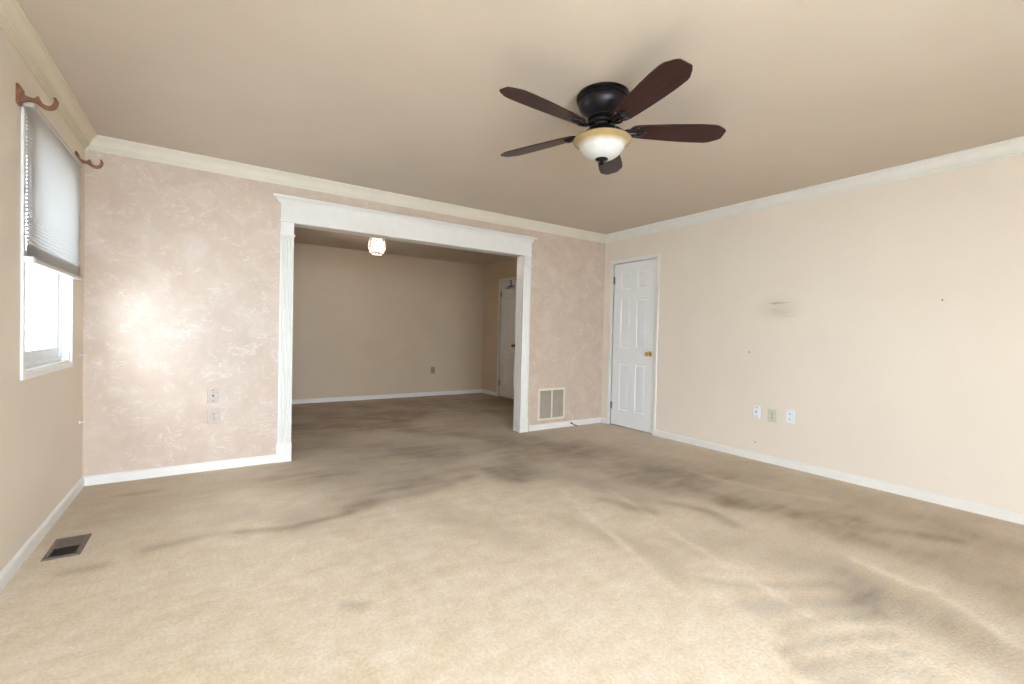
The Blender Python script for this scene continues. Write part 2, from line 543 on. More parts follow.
# worn and soiled paths, broad ones also painted shade: points on the floor, width, amount, greyness
WEAR_SHADE = [
    ([(0.5, 6.3), (4.9, 6.3)], 1.7, 0.62, 0.3),                         # far room, all over: mostly its dim light painted in
    ([(1.5, 3.7), (2.6, 3.95), (3.5, 3.6)], 0.60, 0.26, 0.5),           # through the opening, grime plus painted dimness
    ([(0.30, 3.65), (1.3, 3.7)], 0.50, 0.18, 0.0),  # broad: grime with dimmer light painted in
    ([(3.6, 3.2), (4.2, 2.2), (4.4, 0.8)], 0.70, 0.36, 0.0),  # broad: grime with dimmer light painted in
    ([(1.64, 5.85), (2.61, 5.14), (3.37, 4.05)], 0.160, 0.30, 0.3),
    ([(2.20, 6.06), (2.78, 5.62)], 0.120, 0.22, 0.3),
    ([(1.73, 4.69), (2.43, 4.09), (3.00, 3.56)], 0.250, 0.22, 0.6),
    ([(1.56, 3.55), (1.97, 3.37), (2.50, 3.58)], 0.220, 0.26, 0.8),
    ([(1.46, 2.97), (1.79, 2.96), (2.08, 3.02), (2.45, 3.13)], 0.070, 0.34, 0.5),
    ([(1.58, 3.06), (2.05, 3.17), (2.57, 3.27), (2.83, 3.10)], 0.100, 0.34, 0.5),
    ([(2.20, 3.33), (2.64, 3.30), (2.78, 2.91)], 0.090, 0.22, 0.4),
    ([(0.82, 3.10), (0.95, 3.16), (1.19, 2.91)], 0.100, 0.16, 0.9),
    ([(0.88, 2.89), (1.13, 2.85), (1.45, 2.90)], 0.030, 0.30, 0.1),
    ([(0.51, 2.93), (0.77, 2.93), (0.88, 2.89)], 0.050, 0.24, 0.0),
    ([(0.18, 2.83), (0.33, 2.82)], 0.035, 0.24, 0.0),
    ([(0.23, 3.95), (0.39, 3.93)], 0.040, 0.18, 0.0),
    ([(3.51, 3.97), (3.84, 3.10), (3.86, 2.24)], 0.350, 0.26, 0.6),
    ([(2.90, 3.09), (3.09, 2.68), (3.23, 2.10)], 0.200, 0.20, 0.8),
    ([(3.02, 2.22), (3.12, 1.92)], 0.050, 0.34, 0.3),
    ([(3.33, 1.97), (3.43, 1.77), (3.39, 1.51)], 0.050, 0.32, 0.4),
    ([(3.58, 2.40), (3.75, 1.99), (4.00, 1.54)], 0.160, 0.26, 0.5),
    ([(3.73, 1.76), (3.92, 1.43), (4.14, 1.13)], 0.110, 0.42, 0.1),
    ([(4.00, 1.08), (4.17, 0.92), (4.30, 0.73)], 0.060, 0.36, 0.0),
    ([(3.84, 1.34), (3.86, 0.94), (3.87, 0.62), (3.74, 0.40)], 0.160, 0.30, 0.1),
    ([(3.03, 1.50), (3.27, 1.09), (3.29, 0.59), (3.25, 0.33)], 0.200, 0.16, 0.3),
    ([(3.19, 0.73), (3.13, 0.46), (3.02, 0.29)], 0.160, 0.16, 0.3),
    ([(2.69, 1.21), (2.83, 1.06), (3.14, 0.90)], 0.035, 0.26, 0.9),
    ([(3.17, 1.04), (3.23, 0.90), (3.15, 0.76)], 0.120, 0.18, 0.9),
    ([(2.68, 0.94), (2.95, 0.83), (3.12, 0.76)], 0.070, 0.34, 1.0),
    ([(2.60, 0.83), (2.86, 0.76), (3.06, 0.69)], 0.032, 0.30, 1.0),
    ([(2.48, 0.79), (2.73, 0.68), (2.94, 0.60)], 0.028, 0.40, 1.0),
    ([(2.44, 0.72), (2.62, 0.62), (2.86, 0.52)], 0.028, 0.38, 1.0),
    ([(2.44, 0.63), (2.62, 0.55), (2.80, 0.44)], 0.035, 0.26, 1.0),
    ([(2.53, 2.12), (2.69, 1.64), (2.65, 1.36)], 0.120, 0.14, 0.0),
    ([(1.91, 2.67), (2.14, 2.19), (2.18, 1.95)], 0.120, 0.12, 0.1),
    ([(1.21, 1.92), (1.26, 1.86)], 0.030, 0.22, 0.0),
    ([(3.20, 2.35), (2.92, 1.31), (2.81, 0.89), (2.79, 0.55)], 0.022, -0.18, 0.3),
    ([(2.88, 2.54), (2.56, 1.53), (2.34, 0.95)], 0.020, -0.18, 0.3),
    ([(4.17, 2.37), (4.19, 1.78), (4.42, 1.41)], 0.040, -0.16, 0.0),
    ([(3.50, 0.96), (3.49, 0.64), (3.30, 0.36)], 0.035, -0.14, 0.2),
]
make_floor()

# ------------------------------------------------------------------ shell
T = 0.14
def wall_with_hole(name, mat, fixed, a0, a1, z1, holes, axis, out):
    """wall of thickness T; fixed = room face; axis 'x' or 'y' runs along the wall; out = +1/-1 outward"""
    bm = B()
    f0, f1 = sorted((fixed, fixed + out * T))
    cuts = sorted(set([a0, a1] + [h[0] for h in holes] + [h[1] for h in holes]))
    def bx(p, q, z0, z1_):
        if axis == 'y':
            box(bm, f0, f1, p, q, z0, z1_)
        else:
            box(bm, p, q, f0, f1, z0, z1_)
    for p, q in zip(cuts, cuts[1:]):
        hole = [h for h in holes if h[0] <= p + 1e-6 and h[1] >= q - 1e-6]
        if not hole:
            bx(p, q, 0, z1)
        else:
            h = hole[0]
            if h[2] > 0.001:
                bx(p, q, 0, h[2])
            bx(p, q, h[3], z1)
    return struct(obj(name, bm, mat))

wall_with_hole('wall_left', 'cream', 0.0, YR - T, D, H, [(WY0, WY1, WZ0, WZ1)], 'y', -1)
wall_with_hole('wall_right', 'right_wall', W, YR - T, D, H, [(DY0, DY1, 0, DZ)], 'y', 1)
wall_with_hole('wall_rear', 'cream', YR, 0, W, H, [(RX0, RX1, RZ0, RZ1)], 'x', -1)
# dividing wall: papered board with the doorway, its far-room side painted
bm = B()
for x0, x1, z0 in ((-T, OX0 - 0.02, 0), (OX1 + 0.02, 5.24, 0), (OX0 - 0.02, OX1 + 0.02, OZ + 0.02)):
    box(bm, x0, x1, D, D + 0.11, z0, H)
struct(obj('wall_back', bm, 'wallpaper'))
bm = B()
for x0, x1, z0 in ((-T, OX0 - 0.02, 0), (OX1 + 0.02, 5.24, 0), (OX0 - 0.02, OX1 + 0.02, OZ + 0.02)):
    box(bm, x0, x1, D + 0.11, D2, z0, H)
struct(obj('wall_back_far_side', bm, 'tan'))
wall_with_hole('wall_far_right', 'tan', FX, D2, FY + T, H, [(EY0, EY1, 0, DZ + 0.02)], 'y', 1)
wall_with_hole('wall_far_left', 'tan', 0.0, D2, FY + T, H, [], 'y', -1)
wall_with_hole('wall_far', 'tan', FY, 0, FX, H, [], 'x', 1)
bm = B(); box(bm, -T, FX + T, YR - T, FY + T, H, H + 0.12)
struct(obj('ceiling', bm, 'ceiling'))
bm = B()
box(bm, -30, -T - 0.001, -30, 30, -0.35, -0.2)
box(bm, -T, 30, -30, YR - T - 0.001, -0.35, -0.2)
struct(obj('ground', bm, 'concrete'))
# added siding wall, placed to block sky at the left window
bm = B()
box(bm, -5.25, -5.10, -3.0, 18.0, -0.2, 6.0)
for k in range(37):
    zb_ = 0.0 + k * 0.16
    loft(bm, [[Vector((-5.10, y_, zb_)), Vector((-5.075, y_, zb_)), Vector((-5.09, y_, zb_ + 0.158)), Vector((-5.10, y_, zb_ + 0.158))] for y_ in (-3.0, 18.0)])
struct(obj('wall_sky_block', bm, 'siding'))
# eave added over the left window, unseen, to dim the top of its shade
bm = B()
box(bm, -0.70, -T - 0.001, YR, FY, 2.24, 2.30)
box(bm, -0.72, -0.70, YR, FY, 2.18, 2.34)
struct(obj('light_block_eave', bm, 'vinyl'))

# crown moulding: (distance from wall, drop from ceiling)
CROWN = [(0, 0), (0.074, 0), (0.074, 0.013), (0.062, 0.014), (0.060, 0.021), (0.054, 0.024), (0.047, 0.032), (0.041, 0.043),
         (0.036, 0.056), (0.034, 0.064), (0.027, 0.065), (0.027, 0.073), (0.017, 0.075), (0.016, 0.084), (0.008, 0.086), (0.007, 0.094), (0, 0.094)]
BASE = [(0, 0), (0.014, 0), (0.014, 0.052), (0.011, 0.060), (0.005, 0.066), (0, 0.068)]
def run(name, mat, prof, p0, p1, inward, zbase, sgn, mit0=1, mit1=1, parent=None, smooth=False):
    """moulding along a wall between p0 and p1 (x, y), mitred at inside corners"""
    p0, p1 = Vector((p0[0], p0[1], 0)), Vector((p1[0], p1[1], 0))
    t = (p1 - p0).normalized()
    n = Vector((inward[0], inward[1], 0))
    bm = B()
    ra = [p0 + n * d + t * d * mit0 + Vector((0, 0, zbase + sgn * z)) for d, z in prof]
    rb = [p1 + n * d - t * d * mit1 + Vector((0, 0, zbase + sgn * z)) for d, z in prof]
    loft(bm, [ra, rb])
    return struct(obj(name, bm, mat, parent, smooth=smooth))
run('trim_1', 'trim_cream', CROWN, (0, D), (W, D), (0, -1), H, -1)
run('trim_2', 'trim', CROWN, (W, D), (W, YR), (-1, 0), H, -1)
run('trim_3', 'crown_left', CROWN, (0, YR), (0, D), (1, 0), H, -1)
run('trim_4', 'trim', CROWN, (W, YR), (0, YR), (0, 1), H, -1)
run('baseboard_left', 'trim', BASE, (0, YR), (0, D), (1, 0), 0, 1)
run('baseboard_back', 'trim', BASE, (0, D), (1.212, D), (0, -1), 0, 1, 1, 0)
run('baseboard_back_right', 'trim', BASE, (3.86, D), (W, D), (0, -1), 0, 1, 0, 1)
run('baseboard_corner', 'trim', BASE, (W, D), (W, DY1 + 0.048), (-1, 0), 0, 1, 1, 0)
run('baseboard_right', 'trim', BASE, (W, DY0 - 0.048), (W, YR), (-1, 0), 0, 1, 0, 1)
run('baseboard_rear', 'trim', BASE, (W, YR), (0, YR), (0, 1), 0, 1)
run('baseboard_far', 'trim', BASE, (0, FY), (FX, FY), (0, -1), 0, 1)
run('baseboard_far_corner', 'trim', BASE, (FX, FY), (FX, EY1 + 0.048), (-1, 0), 0, 1, 1, 0)
run('baseboard_far_right', 'trim', BASE, (FX, EY0 - 0.048), (FX, D2), (-1, 0), 0, 1, 0, 1)
run('baseboard_far_left', 'trim', BASE, (0, D2), (0, FY), (1, 0), 0, 1)

# cased opening with fluted pilasters and a cornice
op = struct(empty('trim_5', ((OX0 + OX1) / 2, D, 0)))
ORG = Vector(op.location)
def opart(name, bm, mat='trim', **kw):
    bmesh.ops.translate(bm, verts=bm.verts, vec=-ORG)
    return obj(name, bm, mat, op, **kw)
CW = 0.105
for xa, xb, xo in ((OX0 - CW, OX0, OX0), (OX1, OX1 + CW, OX1)):
    bm = B()   # fluted shaft: profile across the width, front is -y
    prof = [(xa, 0), (xa, 0.020), (xa + 0.012, 0.022)]
    nf = 4
    fw_ = (CW - 0.024) / nf
    for k in range(nf):
        s = xa + 0.012 + k * fw_
        prof += [(s + fw_ * 0.12, 0.022), (s + fw_ * 0.28, 0.015), (s + fw_ * 0.5, 0.012), (s + fw_ * 0.72, 0.015), (s + fw_ * 0.88, 0.022)]
    prof += [(xb - 0.012, 0.022), (xb, 0.020), (xb, 0)]
    prism(bm, prof, lambda u, v, t: Vector((u, D - v, t)), 0.165, 1.918)
    opart('pilaster', bm)
    bm = B(); box(bm, xa - 0.010, xb + 0.003, D - 0.030, D, 0, 0.155)
    box(bm, xa - 0.004, xb + 0.002, D - 0.026, D, 0.155, 0.168)
    opart('plinth_block', bm, bevel=0.003)
    bm = B()
    lo, hi = xa - 0.012, xb + 0.012
    box(bm, lo + 0.006, hi - 0.006, D - 0.028, D, 1.914, 1.922)
    box(bm, lo, hi, D - 0.034, D, 1.922, 1.934)
    box(bm, xa, xb, D - 0.024, D, 1.934, OZ)
    opart('capital', bm, bevel=0.002)
bm = B()
xa, xb = OX0 - CW, OX1 + CW
box(bm, xa, xb, D - 0.024, D, OZ, 2.195)
opart('frieze', bm)
bm = B()
box(bm, xa - 0.014, xb + 0.014, D - 0.030, D, OZ + 0.002, OZ + 0.014)
opart('frieze_bead', bm, bevel=0.004)
bm = B()
prof = [(0, 0), (0.028, 0), (0.030, 0.008), (0.036, 0.014), (0.038, 0.022), (0.050, 0.034), (0.054, 0.036), (0.066, 0.040), (0.068, 0.052), (0.060, 0.060), (0, 0.060)]
rings = [[Vector((xa - 0.012 - max(0, d - 0.02), D - d, 2.193 + z)) for d, z in prof], [Vector((xb + max(0, d - 0.02), D - d, 2.193 + z)) for d, z in prof]]
loft(bm, rings)
opart('cornice', bm, smooth=True)
bm = B()
box(bm, OX0 - 0.02, OX0, D - 0.004, D2 + 0.001, 0, OZ + 0.02)
box(bm, OX1, OX1 + 0.02, D - 0.004, D2 + 0.001, 0, OZ + 0.02)
box(bm, OX0, OX1, D - 0.004, D2 + 0.001, OZ, OZ + 0.02)
opart('jamb_lining', bm)
bm = B()
box(bm, OX0 - 0.09, OX0 - 0.012, D2 + 0.0015, D2 + 0.010, 0, OZ + 0.09)
box(bm, OX1 + 0.012, OX1 + 0.09, D2 + 0.0015, D2 + 0.010, 0, OZ + 0.09)
box(bm, OX0 - 0.012, OX1 + 0.012, D2 + 0.0015, D2 + 0.010, OZ + 0.012, OZ + 0.09)
opart('far_casing', bm)

# ------------------------------------------------------------------ six-panel doors (hinged on the far edge, in a wall facing -x)
def panel_door(name, xf, y0, y1, top, inset=0.008, knob='brass'):
    w = y1 - y0
    root = struct(empty(name, (xf, (y0 + y1) / 2, 0)))
    org = Vector(root.location)
    g = 0.004
    a, b = y0 + g, y1 - g
    z0, z1 = 0.012, top - 0.006
    x = xf + inset          # room face of slab
    st = 0.20 * w - 0.01
    mu = 0.15 * w
    cw = (b - a - 2 * st - mu) / 2
    cols = [(a + st, a + st + cw), (b - st - cw, b - st)]
    rows = [(0.215, 0.80), (1.005, 1.60), (1.725, 1.945)]
    bm = B()
    box(bm, x + 0.010, x + 0.036, a, b, z0, z1)                    # back board
    def face(ya, yb, za, zb):
        box(bm, x, x + 0.0101, ya, yb, za, zb)
    face(a, cols[0][0], z0, z1); face(cols[0][1], cols[1][0], z0, z1); face(cols[1][1], b, z0, z1)
    zs = [z0] + [v for r_ in rows for v in r_] + [z1]
    for c0, c1 in cols:
        for k in range(0, len(zs), 2):
            face(c0, c1, zs[k], zs[k + 1])
    obj('slab', bm, 'door', root, org=org)
    for c0, c1 in cols:
        for r0, r1 in rows:
            bm = B()
            i1, i2 = 0.008, 0.030
            def q(i, xx):
                return [Vector((xx, c0 + i, r0 + i)), Vector((xx, c1 - i, r0 + i)), Vector((xx, c1 - i, r1 - i)), Vector((xx, c0 + i, r1 - i))]
            loft(bm, [q(0.0, x + 0.002), q(i1, x + 0.0095), q(i2, x + 0.002)], cap0=False)
            obj('raised_panel', bm, 'door', root, org=org)
    for zc in (0.25, 1.845):
        bm = B()
        lathe(bm, [(0.006, -0.045), (0.006, 0.045)], 12, (x - 0.004, b + 0.004, zc))
        lathe(bm, [(0.0075, 0.045), (0.004, 0.052)], 12, (x - 0.004, b + 0.004, zc))
        box(bm, x - 0.003, x, b - 0.012, b + 0.003, zc - 0.043, zc + 0.043)
        obj('hinge', bm, 'hinge', root, org=org)
    if knob:
        bm = B()
        ky, kz = a + 0.062, 0.935
        lathe(bm, [(0.0, 0.0), (0.031, 0.0), (0.031, -0.004), (0.024, -0.009), (0.012, -0.011), (0.010, -0.030),
                   (0.018, -0.036), (0.026, -0.046), (0.027, -0.055), (0.022, -0.064), (0.012, -0.068), (0, -0.069)],
              28, (x, ky, kz), 'X')
        k = obj('door_knob', bm, knob, root, smooth=True, org=org)
        k['label'] = 'round brass knob' if knob == 'brass' else 'round dark knob'
    # jamb and casing
    bm = B()
    box(bm, xf - 0.001, xf + 0.10, y0 - 0.012, y0, 0, top + 0.012)
    box(bm, xf - 0.001, xf + 0.10, y1, y1 + 0.012, 0, top + 0.012)
    box(bm, xf - 0.001, xf + 0.10, y0, y1, top, top + 0.012)
    box(bm, x + 0.038, x + 0.05, y0, y0 + 0.012, 0, top)
    box(bm, x + 0.038, x + 0.05, y1 - 0.012, y1, 0, top)
    obj('jamb', bm, 'door', root, org=org)
    bm = B()
    cp = [(0, 0), (0.0, 0.011), (0.008, 0.012), (0.022, 0.014), (0.034, 0.015), (0.040, 0.014), (0.042, 0.008), (0.042, 0)]
    e = 0.005
    def ring(fy, fz, k):
        return [fy(u) for u, v in cp]
    # left leg, head, right leg as one mitred run
    rings = [[Vector((xf - v, y1 + e + u, 0)) for u, v in cp],
             [Vector((xf - v, y1 + e + u, top + e + u)) for u, v in cp],
             [Vector((xf - v, y0 - e - u, top + e + u)) for u, v in cp],
             [Vector((xf - v, y0 - e - u, 0)) for u, v in cp]]
    loft(bm, rings)
    obj('casing', bm, 'trim', root, org=org)
    # near-black panel standing in for the unlit space behind the slab
    bm = B()
    box(bm, xf + 0.105, xf + 0.12, y0 - 0.012, y1 + 0.012, 0, top + 0.012)
    obj('back_panel', bm, 'hole', root, org=org)
    return root
d1 = panel_door('door_1', W, DY0, DY1, DZ)
d1['label'] = 'white six-panel door with brass knob on the cream right wall'
d2 = panel_door('door_2', FX, EY0, EY1, DZ + 0.02, knob='hinge')
d2['label'] = 'white six-panel door of the far room, partly behind the opening casing'

# over-the-door hook rack
hr = empty('hook_rack', (FX - 0.007, 6.63, DZ + 0.012))
tag(hr, 'dark over-door hook rack on top of the far room door', 'hook rack')
xo = 0.016
bm = B()
box(bm, -0.002 + 0.016 - 0.004, 0.016, -0.016, 0.016, -0.10, 0.004)
box(bm, 0.010, 0.058, -0.016, 0.016, 0.0035, 0.0065)
box(bm, 0.010, 0.014, -0.10, 0.10, -0.108, -0.088)
obj('rack_frame', bm, 'dark', hr)
for k in range(4):
    yy = -0.09 + 0.06 * k
    bm = B()
    tube(bm, [(0.010, yy, -0.098), (0.002, yy, -0.13), (-0.016, yy, -0.142), (-0.030, yy, -0.128), (-0.032, yy, -0.108)], 0.0045, 8)
    obj('hook', bm, 'dark', hr, smooth=True)

# ------------------------------------------------------------------ left window
wroot = struct(empty('window_1', (0, (WY0 + WY1) / 2, WZ0)))
wroot['label'] = 'white framed window in the left wall, half covered by a shade'
wo = Vector(wroot.location)
def frame_x(bm, x0, x1, y0, y1, z0, z1, w, wb=None, wt=None):
    wb = w if wb is None else wb
    wt = w if wt is None else wt
    box(bm, x0, x1, y0, y0 + w, z0, z1)
    box(bm, x0, x1, y1 - w, y1, z0, z1)
    box(bm, x0, x1, y0 + w, y1 - w, z0, z0 + wb)
    box(bm, x0, x1, y0 + w, y1 - w, z1 - wt, z1)
bm = B(); frame_x(bm, 0.0, 0.012, WY0 - 0.03, WY1 + 0.03, WZ0 - 0.032, WZ1 + 0.03, 0.03)
obj('casing', bm, 'trim', wroot, bevel=0.003, org=wo)
bm = B(); frame_x(bm, -0.14, 0.0, WY0, WY1, WZ0, WZ1, 0.008)
obj('jamb', bm, 'trim', wroot, org=wo)
bm = B(); frame_x(bm, -0.13, -0.035, WY0 + 0.008, WY1 - 0.008, WZ0 + 0.008, WZ1 - 0.008, 0.016, 0.03)
obj('outer_frame', bm, 'vinyl', wroot, bevel=0.002, org=wo)
zm = 1.50
ya, yb = WY0 + 0.024, WY1 - 0.024
bm = B(); frame_x(bm, -0.075, -0.045, ya, yb, WZ0 + 0.038, zm, 0.035, 0.055, 0.03)
box(bm, -0.050, -0.040, ya + 0.02, yb - 0.02, WZ0 + 0.060, WZ0 + 0.068)
s1 = obj('lower_sash', bm, 'vinyl', wroot, bevel=0.002, org=wo)
bm = B(); box(bm, -0.064, -0.058, ya + 0.033, yb - 0.033, WZ0 + 0.09, zm - 0.028)
obj('pane', bm, 'glass', s1, org=wo)
bm = B(); frame_x(bm, -0.115, -0.085, ya, yb, zm - 0.03, WZ1 - 0.024, 0.035, 0.03, 0.045)
s2 = obj('upper_sash', bm, 'vinyl', wroot, bevel=0.002, org=wo)
bm = B(); box(bm, -0.104, -0.098, ya + 0.033, yb - 0.033, zm - 0.002, WZ1 - 0.066)
obj('pane', bm, 'glass', s2, org=wo)

# glazed patio doors behind the camera: the room's main daylight
w2 = struct(empty('window_2', ((RX0 + RX1) / 2, YR, RZ0)))
wo2 = Vector(w2.location)
def frame_y(bm, y0, y1, x0, x1, z0, z1, w):
    box(bm, x0, x0 + w, y0, y1, z0, z1)
    box(bm, x1 - w, x1, y0, y1, z0, z1)
    box(bm, x0 + w, x1 - w, y0, y1, z0, z0 + w)
    box(bm, x0 + w, x1 - w, y0, y1, z1 - w, z1)
bm = B(); frame_y(bm, YR, YR + 0.015, RX0 - 0.05, RX1 + 0.05, RZ0 - 0.06, RZ1 + 0.06, 0.06)
obj('casing', bm, 'trim', w2, org=wo2)
nP = 2
pw = (RX1 - RX0) / nP
for k in range(nP):
    bm = B(); frame_y(bm, YR - 0.10, YR - 0.05, RX0 + k * pw, RX0 + (k + 1) * pw, RZ0, RZ1, 0.045)
    f = obj('frame', bm, 'vinyl', w2, org=wo2)
    bm = B(); box(bm, RX0 + k * pw + 0.043, RX0 + (k + 1) * pw - 0.043, YR - 0.078, YR - 0.072, RZ0 + 0.043, RZ1 - 0.043)
    obj('pane', bm, 'glass', f, org=wo2)

# ------------------------------------------------------------------ cellular shade
SY0, SY1, SZT, SZB = 2.995, 3.965, 2.155, 1.415
sh = empty('cellular_shade', (0.03, (SY0 + SY1) / 2, SZB))
tag(sh, 'grey-beige cellular pleated shade drawn halfway down the left window', 'window shade')
so = Vector(sh.location)
bm = B()
# honeycomb: front and back zigzag meeting at the middle, cells packed tight near the bottom rail
zt, zb = SZT - 0.028, SZB + 0.022
zl = [zt]
z = zt
while z > zb + 0.001:
    k = (z - zb) / (zt - zb)
    hgt = 0.0175 if k > 0.11 else 0.0065
    z = max(zb, z - hgt)
    zl.append(z)
xb_, xm, xf_ = 0.020, 0.0325, 0.045
for side in (xb_, xf_):
    prev = None
    for i, zz in enumerate(zl):
        pair = (bm.verts.new((xm + (side - xm) * 0.12, SY0, zz)), bm.verts.new((xm + (side - xm) * 0.12, SY1, zz)))
        if prev:
            zmid = (zl[i - 1] + zz) / 2
            bow = 0.0
            mid = (bm.verts.new((side, SY0, zmid)), bm.verts.new((side, SY1, zmid)))
            bm.faces.new((prev[0], prev[1], mid[1], mid[0]))
            bm.faces.new((mid[0], mid[1], pair[1], pair[0]))
        prev = pair
obj('pleated_fabric', bm, 'fabric', sh, org=so)
bm = B(); box(bm, 0.014, 0.050, SY0, SY1, SZT - 0.028, SZT)
obj('head_rail', bm, 'rail', sh, bevel=0.003, org=so)
bm = B(); box(bm, 0.016, 0.049, SY0, SY1, SZB, SZB + 0.022)
obj('bottom_rail', bm, 'rail', sh, bevel=0.004, org=so)
bm = B(); box(bm, 0.014, 0.051, SY0 - 0.003, SY0 + 0.035, SZB - 0.002, SZB + 0.026)
hd = obj('rail_end_cap', bm, 'vinyl', sh, bevel=0.004, org=so)
hd['label'] = 'white plastic end cap'

# ------------------------------------------------------------------ curtain rod brackets
def bracket(y, zc, label):
    """carved wooden bracket: block on the wall, neck, open cup curling up"""
    root = empty('curtain_rod_bracket', (0, y, zc))
    tag(root, label, 'bracket', 'wooden curtain rod brackets')
    bm = B()
    prof = [(0, -0.045), (0.010, -0.045), (0.014, -0.036), (0.018, 0.0), (0.020, 0.025), (0.014, 0.034), (0.012, 0.042), (0, 0.045)]
    prism(bm, prof, lambda u, v, t: Vector((u, t, v)), -0.022, 0.022)
    obj('wall_block', bm, 'wood_bracket', root, bevel=0.003)
    # arm outline (distance out, height)
    top = [(0.012, 0.012), (0.030, 0.000), (0.045, -0.004), (0.058, -0.002), (0.066, 0.010), (0.072, 0.008), (0.076, -0.006),
           (0.085, -0.020), (0.098, -0.026), (0.110, -0.022), (0.119, -0.008), (0.122, 0.008), (0.116, 0.020)]
    bot = [(0.128, 0.020), (0.136, 0.006), (0.134, -0.014), (0.124, -0.032), (0.108, -0.042), (0.090, -0.042), (0.074, -0.034),
           (0.060, -0.024), (0.045, -0.020), (0.030, -0.024), (0.012, -0.034)]
    bm = B()
    prism(bm, top + bot, lambda u, v, t: Vector((u, t, v)), -0.010, 0.010)
    obj('hook_arm', bm, 'wood_bracket', root, bevel=0.003)
    return root
bracket(2.972, 2.163, 'reddish wooden curtain rod bracket nearest the camera, above the window corner')
bracket(4.045, 2.205, 'reddish wooden curtain rod bracket near the papered wall, beyond the shade')

# cord cleats on the left wall by the corner
for zc, lab in ((0.924, 'tiny white hook on left wall beside the window, upper of two'),
                (0.465, 'tiny pale hook low on the left wall near the corner, lower of two')):
    c_ = empty('wall_hook', (0, 4.195, zc))
    tag(c_, lab, 'hook', 'tiny hooks by the corner')
    bm = B(); lathe(bm, [(0, 0), (0.011, 0), (0.011, 0.003), (0.004, 0.005), (0.004, 0.008), (0, 0.008)], 14, (0, 0, 0), 'X')
    obj('base', bm, 'plate_white', c_, smooth=True)
    bm = B(); tube(bm, [(0.006, 0, 0), (0.018, 0, -0.002), (0.024, 0, 0.004), (0.024, 0, 0.014)], 0.003, 8)
    obj('prong', bm, 'plate_white', c_, smooth=True)

# ------------------------------------------------------------------ ceiling fan
fan = empty('ceiling_fan', (2.506, 1.819, H))
tag(fan, 'dark bronze flush-mount ceiling fan with five walnut blades and a glass bowl light', 'ceiling fan')
bm = B()
lathe(bm, [(0, 0), (0.140, 0), (0.143, -0.006), (0.143, -0.018), (0.136, -0.022), (0.139, -0.028), (0.139, -0.034), (0.132, -0.038),
           (0.131, -0.050), (0.126, -0.070), (0.115, -0.088), (0.099, -0.102), (0.084, -0.112), (0.078, -0.120), (0.082, -0.124),
           (0.082, -0.130), (0.070, -0.134), (0.064, -0.142), (0, -0.142)], 64)
obj('motor_housing', bm, 'bronze', fan, smooth=True)
bm = B()
lathe(bm, [(0, -0.140), (0.068, -0.141), (0.072, -0.146), (0.072, -0.158), (0.066, -0.161), (0.066, -0.170), (0.073, -0.174), (0.074, -0.186),
           (0.067, -0.190), (0.062, -0.196), (0.064, -0.208), (0.074, -0.214), (0.074, -0.222), (0.058, -0.228), (0.05, -0.246), (0, -0.246)], 56)
obj('light_fitter', bm, 'bronze', fan, smooth=True)
# glass bowl: outer and inner shell, lip flaring out
bm = B()
outer = [(0.157, -0.243), (0.158, -0.247), (0.152, -0.253), (0.141, -0.260), (0.130, -0.268), (0.122, -0.279), (0.113, -0.296), (0.098, -0.315), (0.074, -0.332), (0.042, -0.342), (0.0, -0.345)]
inner = [(r_ - 0.004 if r_ > 0.01 else 0, z_ + 0.004) for r_, z_ in outer]
lathe(bm, inner[::-1] + outer, 64)
obj('glass_bowl', bm, 'bowl', fan, smooth=True)
bm = B()
lathe(bm, [(0, -0.335), (0.034, -0.340), (0.036, -0.345), (0.030, -0.350), (0.014, -0.353), (0.009, -0.358), (0.013, -0.364), (0.013, -0.370), (0.007, -0.376), (0, -0.378)], 32)
obj('finial', bm, 'bronze', fan, smooth=True)

def blade_outline():
    half = [(0.150, 0.018), (0.156, 0.034), (0.170, 0.045), (0.20, 0.052), (0.26, 0.059), (0.34, 0.066), (0.44, 0.073), (0.52, 0.076),
            (0.590, 0.075), (0.612, 0.070), (0.650, 0.048), (0.664, 0.036), (0.668, 0.028)]
    return half + [(r_, -w) for r_, w in half[::-1]]
BZ = -0.188
A0 = 39.3
for k in range(5):
    ang = R(A0 + 72 * k)
    rot = Matrix.Rotation(ang, 4, 'Z') @ Matrix.Rotation(R(-12), 4, 'X')
    rz = Matrix.Rotation(ang, 4, 'Z')
    bm = B()
    prism(bm, blade_outline(), lambda u, v, t: Vector((u, v, t)), -0.0035, 0.0035)
    bl = obj('blade', bm, 'blade', fan, bevel=0.0015)
    bl.matrix_local = Matrix.Translation((0, 0, BZ)) @ rot
    # iron: arm from the hub to a medallion under the blade root
    bm = B()
    arm = [(0.060, 0, 0.018), (0.085, 0, 0.016), (0.105, 0, 0.004), (0.125, 0, -0.008), (0.150, 0, -0.012), (0.185, 0, -0.010)]
    tube(bm, arm, [0.013, 0.011, 0.009, 0.009, 0.010, 0.008], 10)
    for s in (-1, 1):
        tube(bm, [(0.112, 0, -0.004), (0.130, s * 0.018, -0.008), (0.150, s * 0.026, -0.009), (0.172, s * 0.022, -0.008), (0.190, s * 0.006, -0.008)], 0.006, 8)
    lathe(bm, [(0, 0.002), (0.030, 0.002), (0.032, -0.003), (0.026, -0.008), (0.014, -0.010), (0.012, -0.014), (0, -0.015)], 24, (0.205, 0, -0.005))
    ir = obj('blade_iron', bm, 'bronze', fan, smooth=True)
    ir.matrix_local = Matrix.Translation((0, 0, BZ)) @ rot
    for u, v in ((0.190, 0.036), (0.190, -0.036), (0.240, 0.0)):
        bm = B()
        lathe(bm, [(0, -0.003), (0.006, -0.0035), (0.005, -0.0065), (0, -0.0075)], 10, (u, v, 0.0))
        obj('screw', bm, 'hinge', ir, smooth=True)

